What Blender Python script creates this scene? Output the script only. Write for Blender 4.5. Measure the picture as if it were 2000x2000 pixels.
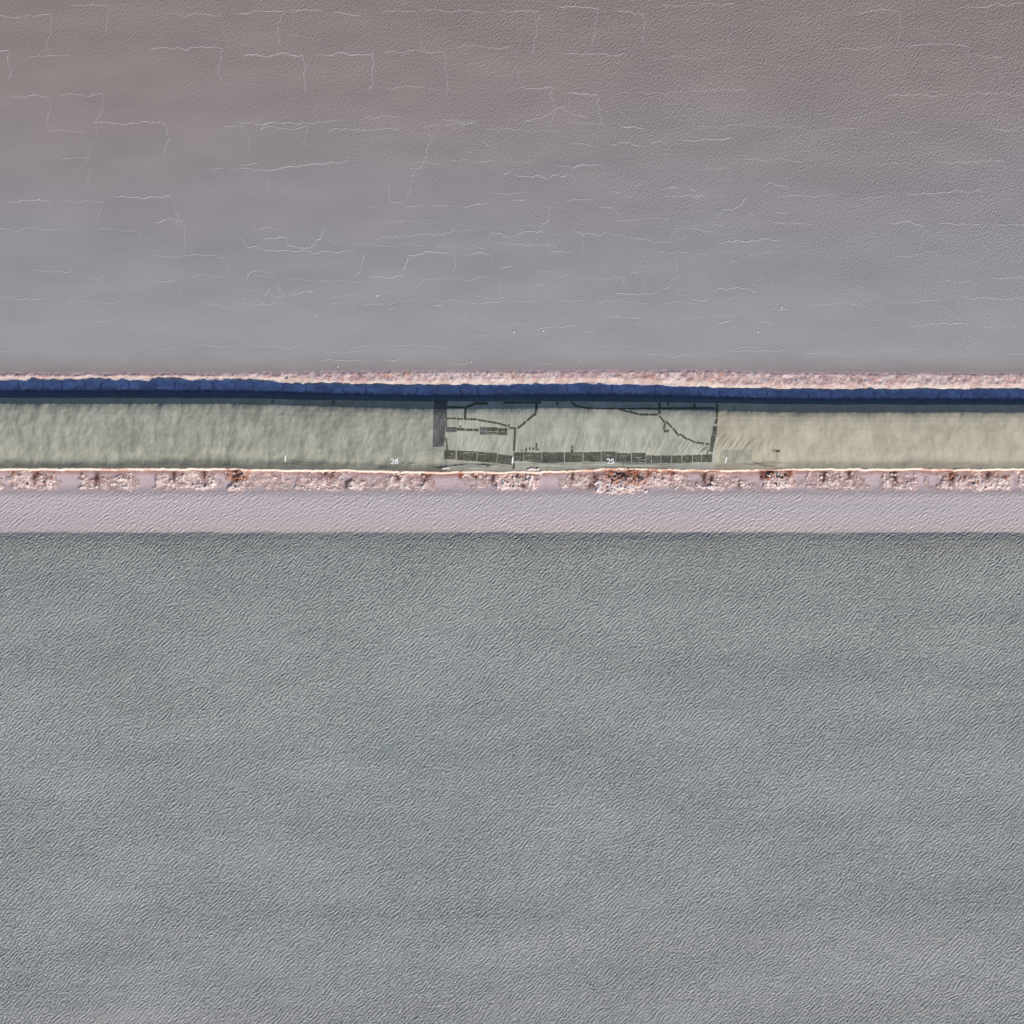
import bpy, math, random
import numpy as np
from mathutils import Vector

# ------------------------------------------------------------------ camera, sky, sun, exposure
scene = bpy.context.scene
for o in list(bpy.data.objects):
    bpy.data.objects.remove(o)
col = scene.collection

CAM_H = 400.0
cam_data = bpy.data.cameras.new('camera')
cam = bpy.data.objects.new('camera', cam_data)
col.objects.link(cam)
cam.location = (0, 0, CAM_H)
cam.rotation_euler = (0, 0, 0)                      # straight down, north (+Y) up
cam_data.sensor_fit = 'HORIZONTAL'
cam_data.angle = 2 * math.atan(100.0 / CAM_H)       # 200 m of ground across the frame
cam_data.clip_start = 1.0
cam_data.clip_end = 20000
scene.camera = cam

SUN_ELEV, SUN_AZ = 33.0, 151.0                      # degrees; azimuth clockwise from north
world = bpy.data.worlds.new('World')
scene.world = world
world.use_nodes = True
wn = world.node_tree
bg = wn.nodes['Background']
sky = wn.nodes.new('ShaderNodeTexSky')
sky.sky_type = 'NISHITA'
sky.sun_disc = False
sky.sun_elevation = math.radians(SUN_ELEV)
sky.sun_rotation = math.radians(SUN_AZ)
sky.air_density = 1.0
sky.dust_density = 0.0
sky.ozone_density = 6.0
wn.links.new(sky.outputs[0], bg.inputs[0])
bg.inputs[1].default_value = 0.1

sun_data = bpy.data.lights.new('sun', 'SUN')
sun_data.energy = 4.4
sun_data.angle = math.radians(0.5)
sun_data.color = (1.0, 0.93, 0.84)
sun = bpy.data.objects.new('sun', sun_data)
col.objects.link(sun)
az, el = math.radians(SUN_AZ), math.radians(SUN_ELEV)
sdir = Vector((math.sin(az) * math.cos(el), math.cos(az) * math.cos(el), math.sin(el)))
sun.rotation_euler = sdir.to_track_quat('Z', 'Y').to_euler()
sun.location = (40, -120, 90)

vs = scene.view_settings
vs.view_transform = 'Standard'
vs.look = 'None'
vs.exposure = 0.0
vs.gamma = 1.0
vs.use_curve_mapping = False

# ------------------------------------------------------------------ helpers
random.seed(7)
rng = np.random.default_rng(11)

def X(px): return (px - 1000.0) / 10.0              # the survey: 10 units of the plan = 1 m
def Y(py): return (1000.0 - py) / 10.0

PERM = rng.integers(0, 1 << 30, size=4096)
def hash2(ix, iy, seed):
    h = PERM[(ix * 7 + seed * 131) & 4095]
    h = PERM[(h + iy * 13 + seed * 17) & 4095]
    return (h & 65535) / 65535.0
def vnoise(x, y, seed=0):
    x = np.asarray(x, float); y = np.asarray(y, float)
    ix = np.floor(x).astype(np.int64); iy = np.floor(y).astype(np.int64)
    fx = x - ix; fy = y - iy
    u = fx * fx * fx * (fx * (fx * 6 - 15) + 10); v = fy * fy * fy * (fy * (fy * 6 - 15) + 10)
    a = hash2(ix, iy, seed); b = hash2(ix + 1, iy, seed)
    c = hash2(ix, iy + 1, seed); d = hash2(ix + 1, iy + 1, seed)
    return (a * (1 - u) + b * u) * (1 - v) + (c * (1 - u) + d * u) * v
def fbm(x, y, octv=4, seed=0, gain=0.5):
    s = 0.0; a = 1.0; t = 0.0
    for i in range(octv):
        s = s + a * vnoise(x * 2 ** i + 17.3 * i, y * 2 ** i - 9.1 * i, seed + i)
        t += a; a *= gain
    return s / t
def sstep(a, b, x):
    t = np.clip((np.asarray(x, float) - a) / (b - a), 0, 1)
    return t * t * (3 - 2 * t)
def mixc(c0, c1, f):
    f = np.asarray(f)[..., None]
    return np.asarray(c0) * (1 - f) + np.asarray(c1) * f

def link(name, mesh, parent=None, mat=None):
    o = bpy.data.objects.new(name, mesh)
    col.objects.link(o)
    if parent is not None: o.parent = parent
    if mat is not None and not mesh.materials: mesh.materials.append(mat)
    return o
def struct(o, label=None):
    o['kind'] = 'structure'
    if label: o['label'] = label
    return o
def tag(o, label, cat, group=None):
    o['label'] = label; o['category'] = cat
    if group: o['group'] = group
    return o
def grid_mesh(name, PX, PY, PZ, colors=None, smooth=True):
    n, m = PX.shape
    me = bpy.data.meshes.new(name)
    co = np.stack([PX, PY, PZ], -1).reshape(-1, 3).astype(np.float32)
    i = np.arange(n - 1)[:, None] * m + np.arange(m - 1)[None, :]
    f = np.stack([i, i + 1, i + m + 1, i + m], -1).reshape(-1, 4)
    me.vertices.add(n * m); me.vertices.foreach_set('co', co.ravel())
    nf = len(f)
    me.loops.add(nf * 4); me.loops.foreach_set('vertex_index', f.ravel().astype(np.int32))
    me.polygons.add(nf); me.polygons.foreach_set('loop_start', (np.arange(nf) * 4).astype(np.int32))
    me.update(calc_edges=True)
    # make normals point up
    a, b, c = co[f[0][0]], co[f[0][1]], co[f[0][2]]
    if np.cross(b - a, c - a)[2] < 0: me.flip_normals()
    if smooth: me.polygons.foreach_set('use_smooth', np.ones(nf, bool))
    if colors is not None:
        at = me.color_attributes.new('surface', 'FLOAT_COLOR', 'POINT')
        cc = np.ones((n * m, 4), np.float32); cc[:, :3] = np.clip(colors.reshape(-1, 3), 0, 1)
        at.data.foreach_set('color', cc.ravel())
    me.update()
    return me

# ------------------------------------------------------------------ materials
def new_mat(name):
    m = bpy.data.materials.new(name); m.use_nodes = True
    return m, m.node_tree.nodes, m.node_tree.links, m.node_tree.nodes['Principled BSDF']

def plain(name, c, rough=0.7, var=0.25, scale=3.0, bump=0.0, bscale=8.0, spec=0.3):
    """one colour with mottling and a little relief"""
    m, N, L, P = new_mat(name)
    geo = N.new('ShaderNodeNewGeometry')
    nz = N.new('ShaderNodeTexNoise'); nz.inputs['Scale'].default_value = scale; nz.inputs['Detail'].default_value = 5
    L.new(geo.outputs['Position'], nz.inputs['Vector'])
    mr = N.new('ShaderNodeMapRange')
    mr.inputs['From Min'].default_value = .3; mr.inputs['From Max'].default_value = .7
    mr.inputs['To Min'].default_value = 1 - var; mr.inputs['To Max'].default_value = 1 + var
    L.new(nz.outputs['Fac'], mr.inputs['Value'])
    mx = N.new('ShaderNodeMix'); mx.data_type = 'RGBA'; mx.blend_type = 'MULTIPLY'
    mx.inputs['Factor'].default_value = 1
    mx.inputs['A'].default_value = (*c, 1)
    L.new(mr.outputs[0], mx.inputs['B'])
    L.new(mx.outputs['Result'], P.inputs['Base Color'])
    P.inputs['Roughness'].default_value = rough
    P.inputs['Specular IOR Level'].default_value = spec
    if bump:
        n2 = N.new('ShaderNodeTexNoise'); n2.inputs['Scale'].default_value = bscale; n2.inputs['Detail'].default_value = 6
        L.new(geo.outputs['Position'], n2.inputs['Vector'])
        b = N.new('ShaderNodeBump'); b.inputs['Strength'].default_value = 1; b.inputs['Distance'].default_value = bump
        L.new(n2.outputs['Fac'], b.inputs['Height']); L.new(b.outputs[0], P.inputs['Normal'])
    return m

def attr_mat(name, rough=0.85, bump=0.08, bscale=6.0, var=.22, spec=.2):
    """colour from the mesh attribute (crust, mud, stains) with grain"""
    m, N, L, P = new_mat(name)
    at = N.new('ShaderNodeAttribute'); at.attribute_name = 'surface'
    geo = N.new('ShaderNodeNewGeometry')
    nz = N.new('ShaderNodeTexNoise'); nz.inputs['Scale'].default_value = bscale; nz.inputs['Detail'].default_value = 6
    L.new(geo.outputs['Position'], nz.inputs['Vector'])
    mr = N.new('ShaderNodeMapRange')
    mr.inputs['From Min'].default_value = .3; mr.inputs['From Max'].default_value = .7
    mr.inputs['To Min'].default_value = 1 - var; mr.inputs['To Max'].default_value = 1 + var * .6
    L.new(nz.outputs['Fac'], mr.inputs['Value'])
    mx = N.new('ShaderNodeMix'); mx.data_type = 'RGBA'; mx.blend_type = 'MULTIPLY'; mx.inputs['Factor'].default_value = 1
    L.new(at.outputs['Color'], mx.inputs['A']); L.new(mr.outputs[0], mx.inputs['B'])
    L.new(mx.outputs['Result'], P.inputs['Base Color'])
    P.inputs['Roughness'].default_value = rough; P.inputs['Specular IOR Level'].default_value = spec
    if bump:
        b = N.new('ShaderNodeBump'); b.inputs['Distance'].default_value = bump
        L.new(nz.outputs['Fac'], b.inputs['Height']); L.new(b.outputs[0], P.inputs['Normal'])
    return m

def math_node(N, L, op, a, b=None, c=None):
    n = N.new('ShaderNodeMath'); n.operation = op
    for k, v in enumerate((a, b, c)):
        if v is None: continue
        if hasattr(v, 'links'): L.new(v, n.inputs[k])
        else: n.inputs[k].default_value = v
    return n.outputs[0]
def ramp_node(N, L, src, lo, hi, stops, interp='LINEAR'):
    mr = N.new('ShaderNodeMapRange'); mr.inputs['From Min'].default_value = lo; mr.inputs['From Max'].default_value = hi
    L.new(src, mr.inputs['Value'])
    r = N.new('ShaderNodeValToRGB'); L.new(mr.outputs[0], r.inputs[0])
    e = r.color_ramp; e.interpolation = interp
    while len(e.elements) < len(stops): e.elements.new(.5)
    for q, (p, c) in zip(e.elements, stops):
        q.position = p; q.color = (*c, 1) if len(c) == 3 else c
    return r.outputs[0]
def ripples(N, L, pos, ang, wl, stretch, detail, distort, rough=.5):
    """wind ripples: noise drawn out along the crests. wl = crest spacing in metres"""
    mp = N.new('ShaderNodeMapping'); mp.vector_type = 'TEXTURE'
    mp.inputs['Rotation'].default_value = (0, 0, math.radians(ang))
    mp.inputs['Scale'].default_value = (wl * stretch, wl, wl)
    L.new(pos, mp.inputs['Vector'])
    nz = N.new('ShaderNodeTexNoise'); nz.inputs['Scale'].default_value = 1.0
    nz.inputs['Detail'].default_value = detail; nz.inputs['Roughness'].default_value = rough
    nz.inputs['Distortion'].default_value = distort
    L.new(mp.outputs[0], nz.inputs['Vector'])
    return nz.outputs['Fac']

def crests(N, L, pos, ang, period, distort, dscale):
    """wandering wave crests at a steady spacing"""
    mp = N.new('ShaderNodeMapping'); mp.vector_type = 'TEXTURE'
    mp.inputs['Rotation'].default_value = (0, 0, math.radians(ang + 90))
    L.new(pos, mp.inputs['Vector'])
    w = N.new('ShaderNodeTexWave'); w.wave_type = 'BANDS'; w.bands_direction = 'X'; w.wave_profile = 'SIN'
    w.inputs['Scale'].default_value = .314 / period; w.inputs['Distortion'].default_value = distort
    w.inputs['Detail'].default_value = 1.5; w.inputs['Detail Scale'].default_value = dscale; w.inputs['Detail Roughness'].default_value = .5
    L.new(mp.outputs[0], w.inputs['Vector'])
    return w.outputs['Fac']

def water_mat(name, upper):
    m, N, L, P = new_mat(name)
    geo = N.new('ShaderNodeNewGeometry')
    sep = N.new('ShaderNodeSeparateXYZ'); L.new(geo.outputs['Position'], sep.inputs[0])
    x, y = sep.outputs[0], sep.outputs[1]
    def noise(scale, detail=3, sx=1, sy=1):
        mp = N.new('ShaderNodeMapping'); mp.inputs['Scale'].default_value = (sx, sy, 1)
        L.new(geo.outputs['Position'], mp.inputs['Vector'])
        n = N.new('ShaderNodeTexNoise'); n.inputs['Scale'].default_value = scale; n.inputs['Detail'].default_value = detail
        L.new(mp.outputs[0], n.inputs['Vector']); return n.outputs['Fac']
    if upper:
        # brine: milky and bluish in the lee of the bank, brownish out in the pond
        wob = math_node(N, L, 'MULTIPLY_ADD', noise(.035, 4, .6, 1.4), 24.0, -12.0)
        yy = math_node(N, L, 'ADD', y, wob)
        c = ramp_node(N, L, yy, 22, 100, [(0, (.395, .375, .365)), (.2, (.385, .365, .358)), (.3, (.358, .34, .335)),
                                         (.55, (.335, .30, .286)), (.78, (.325, .27, .242)), (1, (.305, .25, .218))])
        mud = ramp_node(N, L, math_node(N, L, 'MULTIPLY_ADD', noise(.2, 3), 1.2, y), 27.6, 31.2, [(0, (.80, .72, .68)), (.45, (.90, .86, .83)), (1, (1, 1, 1))])   # silt stirred up along the rim
        c2 = ramp_node(N, L, noise(.12, 6, .5, 1.5), .3, .7, [(0, (.93, .93, .94)), (1, (1.07, 1.06, 1.05))])
        m0 = N.new('ShaderNodeMix'); m0.data_type = 'RGBA'; m0.blend_type = 'MULTIPLY'; m0.inputs['Factor'].default_value = 1
        L.new(c, m0.inputs['A']); L.new(mud, m0.inputs['B']); c = m0.outputs['Result']
        h1 = ripples(N, L, geo.outputs['Position'], 44, .32, 1.8, 1.0, .4)
        h2 = ripples(N, L, geo.outputs['Position'], 55, .24, 1.5, 1.0, .3)
        # wind reaches the far corner of the pond, the lee of the bank lies still
        expo = math_node(N, L, 'ADD', y, math_node(N, L, 'MULTIPLY', x, .28))
        expo = math_node(N, L, 'ADD', expo, math_node(N, L, 'MULTIPLY_ADD', noise(.05, 3), 36.0, -18.0))
        am = N.new('ShaderNodeMapRange'); am.interpolation_type = 'SMOOTHSTEP'
        am.inputs['From Min'].default_value = 32; am.inputs['From Max'].default_value = 118
        am.inputs['To Min'].default_value = .06; am.inputs['To Max'].default_value = .85
        L.new(expo, am.inputs['Value']); amp = am.outputs[0]
        dist = .24
    else:
        wob = math_node(N, L, 'MULTIPLY_ADD', noise(.5, 4, .35, 1), .9, -.45)
        yy = math_node(N, L, 'ADD', y, wob)
        c = ramp_node(N, L, yy, -100, 10, [(0, (.432, .424, .394)), (.35, (.427, .434, .402)), (.70, (.424, .434, .392)), (.83, (.408, .412, .368)), (.85, (.36, .36, .32)),
                                           (.8705, (.345, .34, .302)), (.876, (.56, .462, .43)), (.89, (.56, .468, .455)), (.92, (.565, .485, .48)), (1, (.56, .455, .445))])
        # long straight bands of slightly clearer and cloudier brine, and soft patches
        bandn = math_node(N, L, 'MULTIPLY_ADD', noise(.02, 4, .8, 1.3), .35, math_node(N, L, 'MULTIPLY', noise(.16, 3, .04, 1), .65))
        c2 = ramp_node(N, L, bandn, .38, .62, [(0, (.92, .95, .96)), (.5, (1, 1, 1)), (1, (1.05, 1.03, 1.025))])
        h1a = ripples(N, L, geo.outputs['Position'], 46, .28, 1.7, 1.0, .4)
        h1b = ripples(N, L, geo.outputs['Position'], 36, .34, 2.4, 1.0, .5)
        # crests that come and go with the gusts
        come = ripples(N, L, geo.outputs['Position'], 40, 1.6, 1.4, 1.0, .3)
        h1a = math_node(N, L, 'MULTIPLY_ADD', math_node(N, L, 'MULTIPLY', crests(N, L, geo.outputs['Position'], 47, .66, 8.0, .7), come), .30, h1a)
        h1b = math_node(N, L, 'MULTIPLY_ADD', math_node(N, L, 'MULTIPLY', crests(N, L, geo.outputs['Position'], 36, .72, 6.0, .55), come), .26, h1b)
        sh = N.new('ShaderNodeMapRange'); sh.inputs['From Min'].default_value = -6; sh.inputs['From Max'].default_value = -4
        L.new(yy, sh.inputs['Value'])
        mixh = N.new('ShaderNodeMix'); L.new(sh.outputs[0], mixh.inputs['Factor']); L.new(h1a, mixh.inputs['A']); L.new(h1b, mixh.inputs['B'])
        h1 = mixh.outputs['Result']
        h2 = ripples(N, L, geo.outputs['Position'], 60, .22, 1.6, 1.0, .4)
        am = N.new('ShaderNodeMapRange'); am.interpolation_type = 'SMOOTHSTEP'
        am.inputs['From Min'].default_value = 6.2; am.inputs['From Max'].default_value = 3.2
        am.inputs['To Min'].default_value = .02; am.inputs['To Max'].default_value = 1
        L.new(math_node(N, L, 'ADD', y, math_node(N, L, 'MULTIPLY_ADD', noise(.25, 2), 3.0, -1.5)), am.inputs['Value'])
        gust = ramp_node(N, L, noise(.07, 4, .5, 1.2), .3, .7, [(0, (.65,) * 3), (1, (1.2,) * 3)])
        sheltered = N.new('ShaderNodeMapRange'); sheltered.inputs['From Min'].default_value = -5.6; sheltered.inputs['From Max'].default_value = -4.0   # shallow water damps the ripples
        sheltered.inputs['To Min'].default_value = 1.15; sheltered.inputs['To Max'].default_value = .22
        L.new(yy, sheltered.inputs['Value'])
        amp = math_node(N, L, 'MULTIPLY', math_node(N, L, 'MULTIPLY', am.outputs[0], gust), sheltered.outputs[0])
        dist = .85
        al = N.new('ShaderNodeMapRange'); al.interpolation_type = 'SMOOTHSTEP'   # clear over the shallow ledge, turbid further out
        al.inputs['From Min'].default_value = 5.5; al.inputs['From Max'].default_value = 2.5
        al.inputs['To Min'].default_value = .22; al.inputs['To Max'].default_value = 1.0
        L.new(y, al.inputs['Value']); L.new(al.outputs[0], P.inputs['Alpha'])
    mx = N.new('ShaderNodeMix'); mx.data_type = 'RGBA'; mx.blend_type = 'MULTIPLY'; mx.inputs['Factor'].default_value = 1
    L.new(c, mx.inputs['A']); L.new(c2, mx.inputs['B'])
    L.new(mx.outputs['Result'], P.inputs['Base Color'])
    h = math_node(N, L, 'MULTIPLY_ADD', h2, .32, h1)
    h = math_node(N, L, 'MULTIPLY', h, amp)
    b = N.new('ShaderNodeBump'); b.inputs['Strength'].default_value = 1; b.inputs['Distance'].default_value = dist
    L.new(h, b.inputs['Height']); L.new(b.outputs[0], P.inputs['Normal'])
    P.inputs['Roughness'].default_value = .32
    P.inputs['IOR'].default_value = 1.33
    P.inputs['Specular IOR Level'].default_value = .5
    return m

M = {}
M['ground'] = plain('pond_mud', (.20, .20, .19), .9, .3, .3)
M['upper_water'] = water_mat('upper_brine', True)
M['lower_water'] = water_mat('lower_brine', False)
M['crust'] = attr_mat('salt_crust_ground', .9, .05, 4.0, .14)
M['liner'] = attr_mat('liner_sheet', .62, .012, 2.0, .07, .3)
M['patch'] = plain('patch_black', (.062, .061, .045), .65, .55, 2.2, .02, 5)
M['patch_grey'] = plain('patch_grey', (.088, .088, .082), .65, .22, 1.2, .015, 4)
M['patch_olive'] = plain('patch_olive', (.19, .185, .14), .65, .2, 2)
M['patch_pale'] = plain('patch_pale', (.275, .258, .195), .65, .2, 1)
M['tape'] = plain('seam_tape', (.36, .36, .29), .6, .2, 3)
M['paint'] = plain('white_paint', (.82, .82, .80), .6, .04, 5)
M['ridge'] = plain('salt_ridge', (.48, .46, .44), .6, .12, 2)
M['salt'] = plain('salt_stone', (.80, .68, .60), .8, .25, 5, .05, 9)
M['rust'] = plain('rust_stone', (.42, .17, .09), .85, .5, 5, .05, 9)
M['dark'] = plain('dark_stone', (.06, .05, .055), .85, .5, 6, .05, 9)
M['pale_salt'] = plain('pale_salt', (.86, .76, .69), .7, .1, 5, .05, 9)

# ------------------------------------------------------------------ plan lines of the bank (along x, in plan units)
def line(*pts):
    xs = np.array([p[0] for p in pts], float); ys = np.array([p[1] for p in pts], float)
    return lambda px: np.interp(px, xs, ys)
L_TOP = line((-200, 729), (456, 730), (620, 727), (820, 725.5), (1000, 725.6), (1170, 725), (1400, 724.5), (1540, 729), (2200, 731))       # upper water's edge
L_SHADE = line((-200, 743), (456, 742), (540, 746), (620, 751), (700, 753), (840, 754), (900, 751), (1000, 750), (1080, 748), (1180, 749), (1300, 751), (1400, 758), (1540, 761.6), (2200, 760))
L_FOOT = line((-200, 764), (456, 764.5), (640, 770), (820, 774.2), (1000, 773.4), (1170, 771.7), (1300, 773.7), (1540, 780.7), (2200, 782))  # foot of the dark slope
L_EDGE = line((-200, 778), (456, 778.7), (600, 781.6), (820, 785.4), (1000, 784.6), (1170, 785.5), (1400, 788), (1540, 790.8), (2200, 792))   # upper edge of the liner
L_RIDGE = line((-200, 790), (456, 790.5), (600, 794.4), (820, 801), (1000, 800), (1100, 798.5), (1180, 800), (1400, 805), (1540, 807), (2200, 808))
L_BOT = line((-200, 913), (456, 913.4), (530, 916), (640, 915.5), (760, 917.5), (820, 919.5), (900, 919), (960, 919.5), (1050, 919), (1100, 917), (1180, 913.5), (1300, 914.5), (1400, 916), (1480, 916), (1540, 913.5), (2200, 914))

# ------------------------------------------------------------------ liner surface
_S = np.array([-15, -10, -5, 0, 5, 11, 20, 40, 80, 105, 118], float)
_Z = np.array([2.25, 2.85, 3.42, 3.93, 4.04, 4.07, 3.95, 3.45, 2.15, 1.18, .88])
_sf = np.linspace(-15, 118, 400); _zf = np.interp(_sf, _S, _Z)
for _ in range(2):
    _zf[3:-3] = np.convolve(_zf, np.ones(7) / 7, 'valid')

def liner_param(x, y):
    px = x * 10 + 1000; py = 1000 - y * 10
    r, e, b = L_RIDGE(px), L_EDGE(px), L_BOT(px)
    s = py - r
    return px, py, np.where(s < 0, s * 15 / (r - e), s * 118 / (b - r))

SHEET_A, SHEET_B = 872.0, 1396.0      # plan x where the three sheets meet
# places where the sheet is pulled into creases: (px, py, reach px, direction deg of crease, spacing m, height)
CREASE = [(910, 825, 28, 90, .42, .030), (900, 860, 30, 84, .50, .028), (955, 868, 34, 62, .55, .024), (1000, 870, 30, 78, .5, .02),
          (1060, 865, 40, 84, .6, .028), (1120, 862, 38, 74, .6, .026), (1200, 872, 50, 78, .62, .022), (1270, 874, 42, 66, .6, .030),
          (1340, 875, 34, 52, .55, .040), (1372, 878, 18, 38, .5, .05), (1415, 866, 26, 52, .55, .060), (1450, 870, 26, 58, .5, .04),
          (1490, 874, 26, 68, .6, .03), (1000, 802, 70, 86, .5, .02), (1150, 805, 40, 80, .6, .02),
          (1490, 908, 30, -7, .42, .07), (1440, 908, 30, -10, .42, .05), (890, 909, 26, 4, .5, .07), (950, 910, 36, -4, .5, .06),
          (1070, 907, 44, -2, .45, .06), (800, 906, 16, 22, .5, .06), (1230, 910, 90, -1, .42, .035), (575, 906, 40, -5, .5, .03),
          (1240, 791, 45, 2, .4, .03), (1340, 791, 40, -4, .4, .04), (900, 788, 30, 4, .4, .03)]
def liner_z(x, y):
    x = np.asarray(x, float); y = np.asarray(y, float)
    px, py, s = liner_param(x, y)
    z = np.interp(s, _sf, _zf)
    z = z + (fbm(x * .12, y * .05, 3, 41) - .5) * .22 * sstep(-15, 10, s) * sstep(118, 90, s)
    left = sstep(878, 868, px)
    z = z + left * ((fbm(x * .55, y * .35, 3, 50) - .5) * .58 + (fbm(x * .30 + y * .08, y * .05, 2, 60) - .5) * .50) * sstep(118, 108, s)
    z = z + (1 - left) * ((fbm(x * .42, y * .3, 3, 70) - .5) * .28 + (fbm(x * .8 + y * .2, y * .09, 3, 80) - .5) * .13) * sstep(118, 108, s)
    for k, (cx, cy, rr, ang, sp, am) in enumerate(CREASE):
        w = np.exp(-(((px - cx) / rr) ** 2 + ((py - cy) / (rr * (.55 if abs(ang) > 30 else .16))) ** 2) * 1.2)
        a = math.radians(ang)
        u = x * math.cos(a) + y * math.sin(a); v = -x * math.sin(a) + y * math.cos(a)
        cr = np.abs(vnoise(v / sp + (fbm(u * .3, v * .3, 2, 5) - .5) * .8, u * .12, 90 + k) * 2 - 1)
        z = z + am * w * (1 - cr) ** 2 * (3.6 if abs(ang) > 30 else 5.5)
    # scalloped edge of the shade along the crown: uneven fill under the sheet
    z = z + (fbm(x * .5, y * .25 + 3, 4, 33, .6) - .5) * .44 * np.exp(-((s + 1) / 7) ** 2)
    return z

# ------------------------------------------------------------------ ground of the bank: north strip and south strip
def crack_field(x, y, seed, spacing):
    """vertical joints across the shaded ground"""
    u = x / spacing + (fbm(x * .2, y * .25, 2, seed) - .5) * .7
    k = np.floor(u); f = np.abs(u - k - .5)
    return f * spacing, hash2(k.astype(np.int64), np.zeros_like(k).astype(np.int64), seed + 3)

def north_ground(x, y):
    px = x * 10 + 1000; py = 1000 - y * 10
    edge, foot, shade, top = L_EDGE(px), L_FOOT(px), L_SHADE(px), L_TOP(px)
    crest = shade - np.minimum(8.5, (shade - top) * .42)
    py = py + (fbm(x * .35, y * .9, 3, 21) - .5) * 2.6 * sstep(foot - 2, foot - 8, py)
    P = [edge + 6, edge, foot, foot - 8, shade + 2, shade - 4, crest, crest - 3, top + 3, top + 0.5, top - 6, top - 30]
    cz = .12 + .013 * (crest - top)
    Z = [2.2, 2.05, .22, .18, .22, cz - .05, cz, cz - .02, .13, .05, -.03, -.35]
    Z = [np.zeros_like(px) + q for q in Z]
    z = Z[-1].copy()
    for k in range(len(P) - 1):
        a, b = P[k], P[k + 1]
        f = np.clip((a - py) / np.maximum(a - b, .01), 0, 1)
        z = np.where((py <= a), Z[k] + (Z[k + 1] - Z[k]) * f, z) if k else np.where(py <= a, Z[0] + (Z[1] - Z[0]) * f, Z[0])
    inner = sstep(foot, foot - 3, py)
    crustz = sstep(crest, crest - 3, py) * sstep(top - 1, top + 3, py)
    z = z + inner * (fbm(x * 1.1, y * 1.1, 4, 22) - .5) * .26 * sstep(top - 6, top + 2, py)
    z = z + crustz * (fbm(x * 1.3, y * 1.3, 4, 23) - .45) * .19
    flat = sstep(shade + 3, shade + 6, py) * inner
    d, hsh = crack_field(x, y, 24, 4.3)
    z = z - flat * np.exp(-(d / .10) ** 2) * .2 * (hsh > .3)
    z = z + (1 - inner) * (fbm(x * .8, y * 2.0, 3, 25) - .5) * .12 * sstep(edge + 3, edge - 2, py)
    return z, px, py, edge, foot, shade, top, crest, inner, crustz, flat, d, hsh

def spaced_x(step, half, far):
    core = np.arange(-half, half + step / 2, step)
    out = half * np.geomspace(1.03, far / half, 24)
    return np.concatenate([-out[::-1], core, out])

XS = spaced_x(.1, 106, 2000)

def build_north():
    T = np.concatenate([np.linspace(0, .28, 36), np.linspace(.285, 1, 62)])
    xx = np.repeat(XS[:, None], len(T), 1)
    px = xx * 10 + 1000
    y0 = Y(L_EDGE(px) + 5); y1 = Y(L_TOP(px) - 26)
    yy = y0 + (y1 - y0) * T[None, :]
    z, px, py, edge, foot, shade, top, crest, inner, crustz, flat, d, hsh = north_ground(xx, yy)
    n1 = fbm(xx * .9, yy * .9, 5, 26); n2 = fbm(xx * 2.2, yy * 2.2, 3, 27); n3 = fbm(xx * .13, yy * .4, 3, 28)
    c = mixc((.58, .475, .585), (.74, .63, .73), sstep(.3, .7, n1))                      # pale ground; violet of the bank's cast shadow put into its colour
    blk = (hsh - .5)
    c = c * (1 + .36 * blk[..., None] * flat[..., None])
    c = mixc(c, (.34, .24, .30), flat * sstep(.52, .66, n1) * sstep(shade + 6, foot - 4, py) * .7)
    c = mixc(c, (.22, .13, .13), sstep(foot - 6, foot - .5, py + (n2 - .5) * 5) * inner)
    c = mixc(c, (.30, .24, .28), flat * np.exp(-(d / .12) ** 2) * (hsh > .3) * .7)
    cream = mixc((.72, .53, .44), (.88, .72, .61), sstep(.3, .65, n1))
    c = mixc(c, cream, sstep(shade + 3, shade - 1, py))
    pk = mixc((.76, .50, .44), (.92, .71, .62), sstep(.36, .60, n1))
    c = mixc(c, pk, sstep(crest + 3.5, crest - 2, py + (n2 - .5) * 5 + (n3 - .5) * 8))
    c = mixc(c, (.40, .22, .20), crustz * sstep(.58, .72, n2) * .6)
    c = mixc(c, (.72, .36, .20), crustz * sstep(.66, .82, n3 + (n2 - .5) * .3) * .5)
    c = mixc(c, (.50, .36, .36), sstep(top + 4, top + 0, py + (n1 - .5) * 4))
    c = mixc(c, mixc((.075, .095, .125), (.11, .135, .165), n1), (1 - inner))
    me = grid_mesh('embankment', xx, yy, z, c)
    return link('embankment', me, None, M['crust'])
north = struct(build_north(), 'pale salt-crusted ground along the upper pond below the dark slope')

# crust islands of the lower shore: (x0, x1, y0, y1, height)
CRUST = [(440, 483, 916, 960, .5), (480, 522, 926, 950, .22), (518, 562, 925, 960, .30), (570, 612, 930, 960, .28), (606, 668, 928, 960, .36),
         (682, 712, 933, 960, .42), (710, 738, 946, 959, .25), (742, 768, 938, 958, .30), (768, 802, 932, 959, .34), (800, 845, 930, 960, .36),
         (850, 905, 938, 952, .06), (903, 935, 926, 944, .20), (964, 1000, 924, 957, .42), (994, 1042, 924, 958, .48), (1092, 1126, 936, 957, .28),
         (1118, 1158, 924, 956, .36), (1152, 1192, 921, 962, .48), (1180, 1265, 920, 964, .55), (1255, 1336, 919, 952, .40), (1328, 1378, 940, 960, .36),
         (1374, 1418, 920, 960, .42), (1420, 1444, 932, 954, .18), (1440, 1472, 941, 957, .32), (1482, 1552, 919, 954, .48),
         (300, 420, 924, 958, .36), (150, 260, 930, 958, .34), (20, 110, 924, 956, .4), (1580, 1680, 926, 957, .36), (1720, 1790, 932, 958, .36), (1830, 1970, 924, 958, .42),
         (-100, 5, 926, 958, .4), (1990, 2080, 926, 958, .4)]
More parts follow.
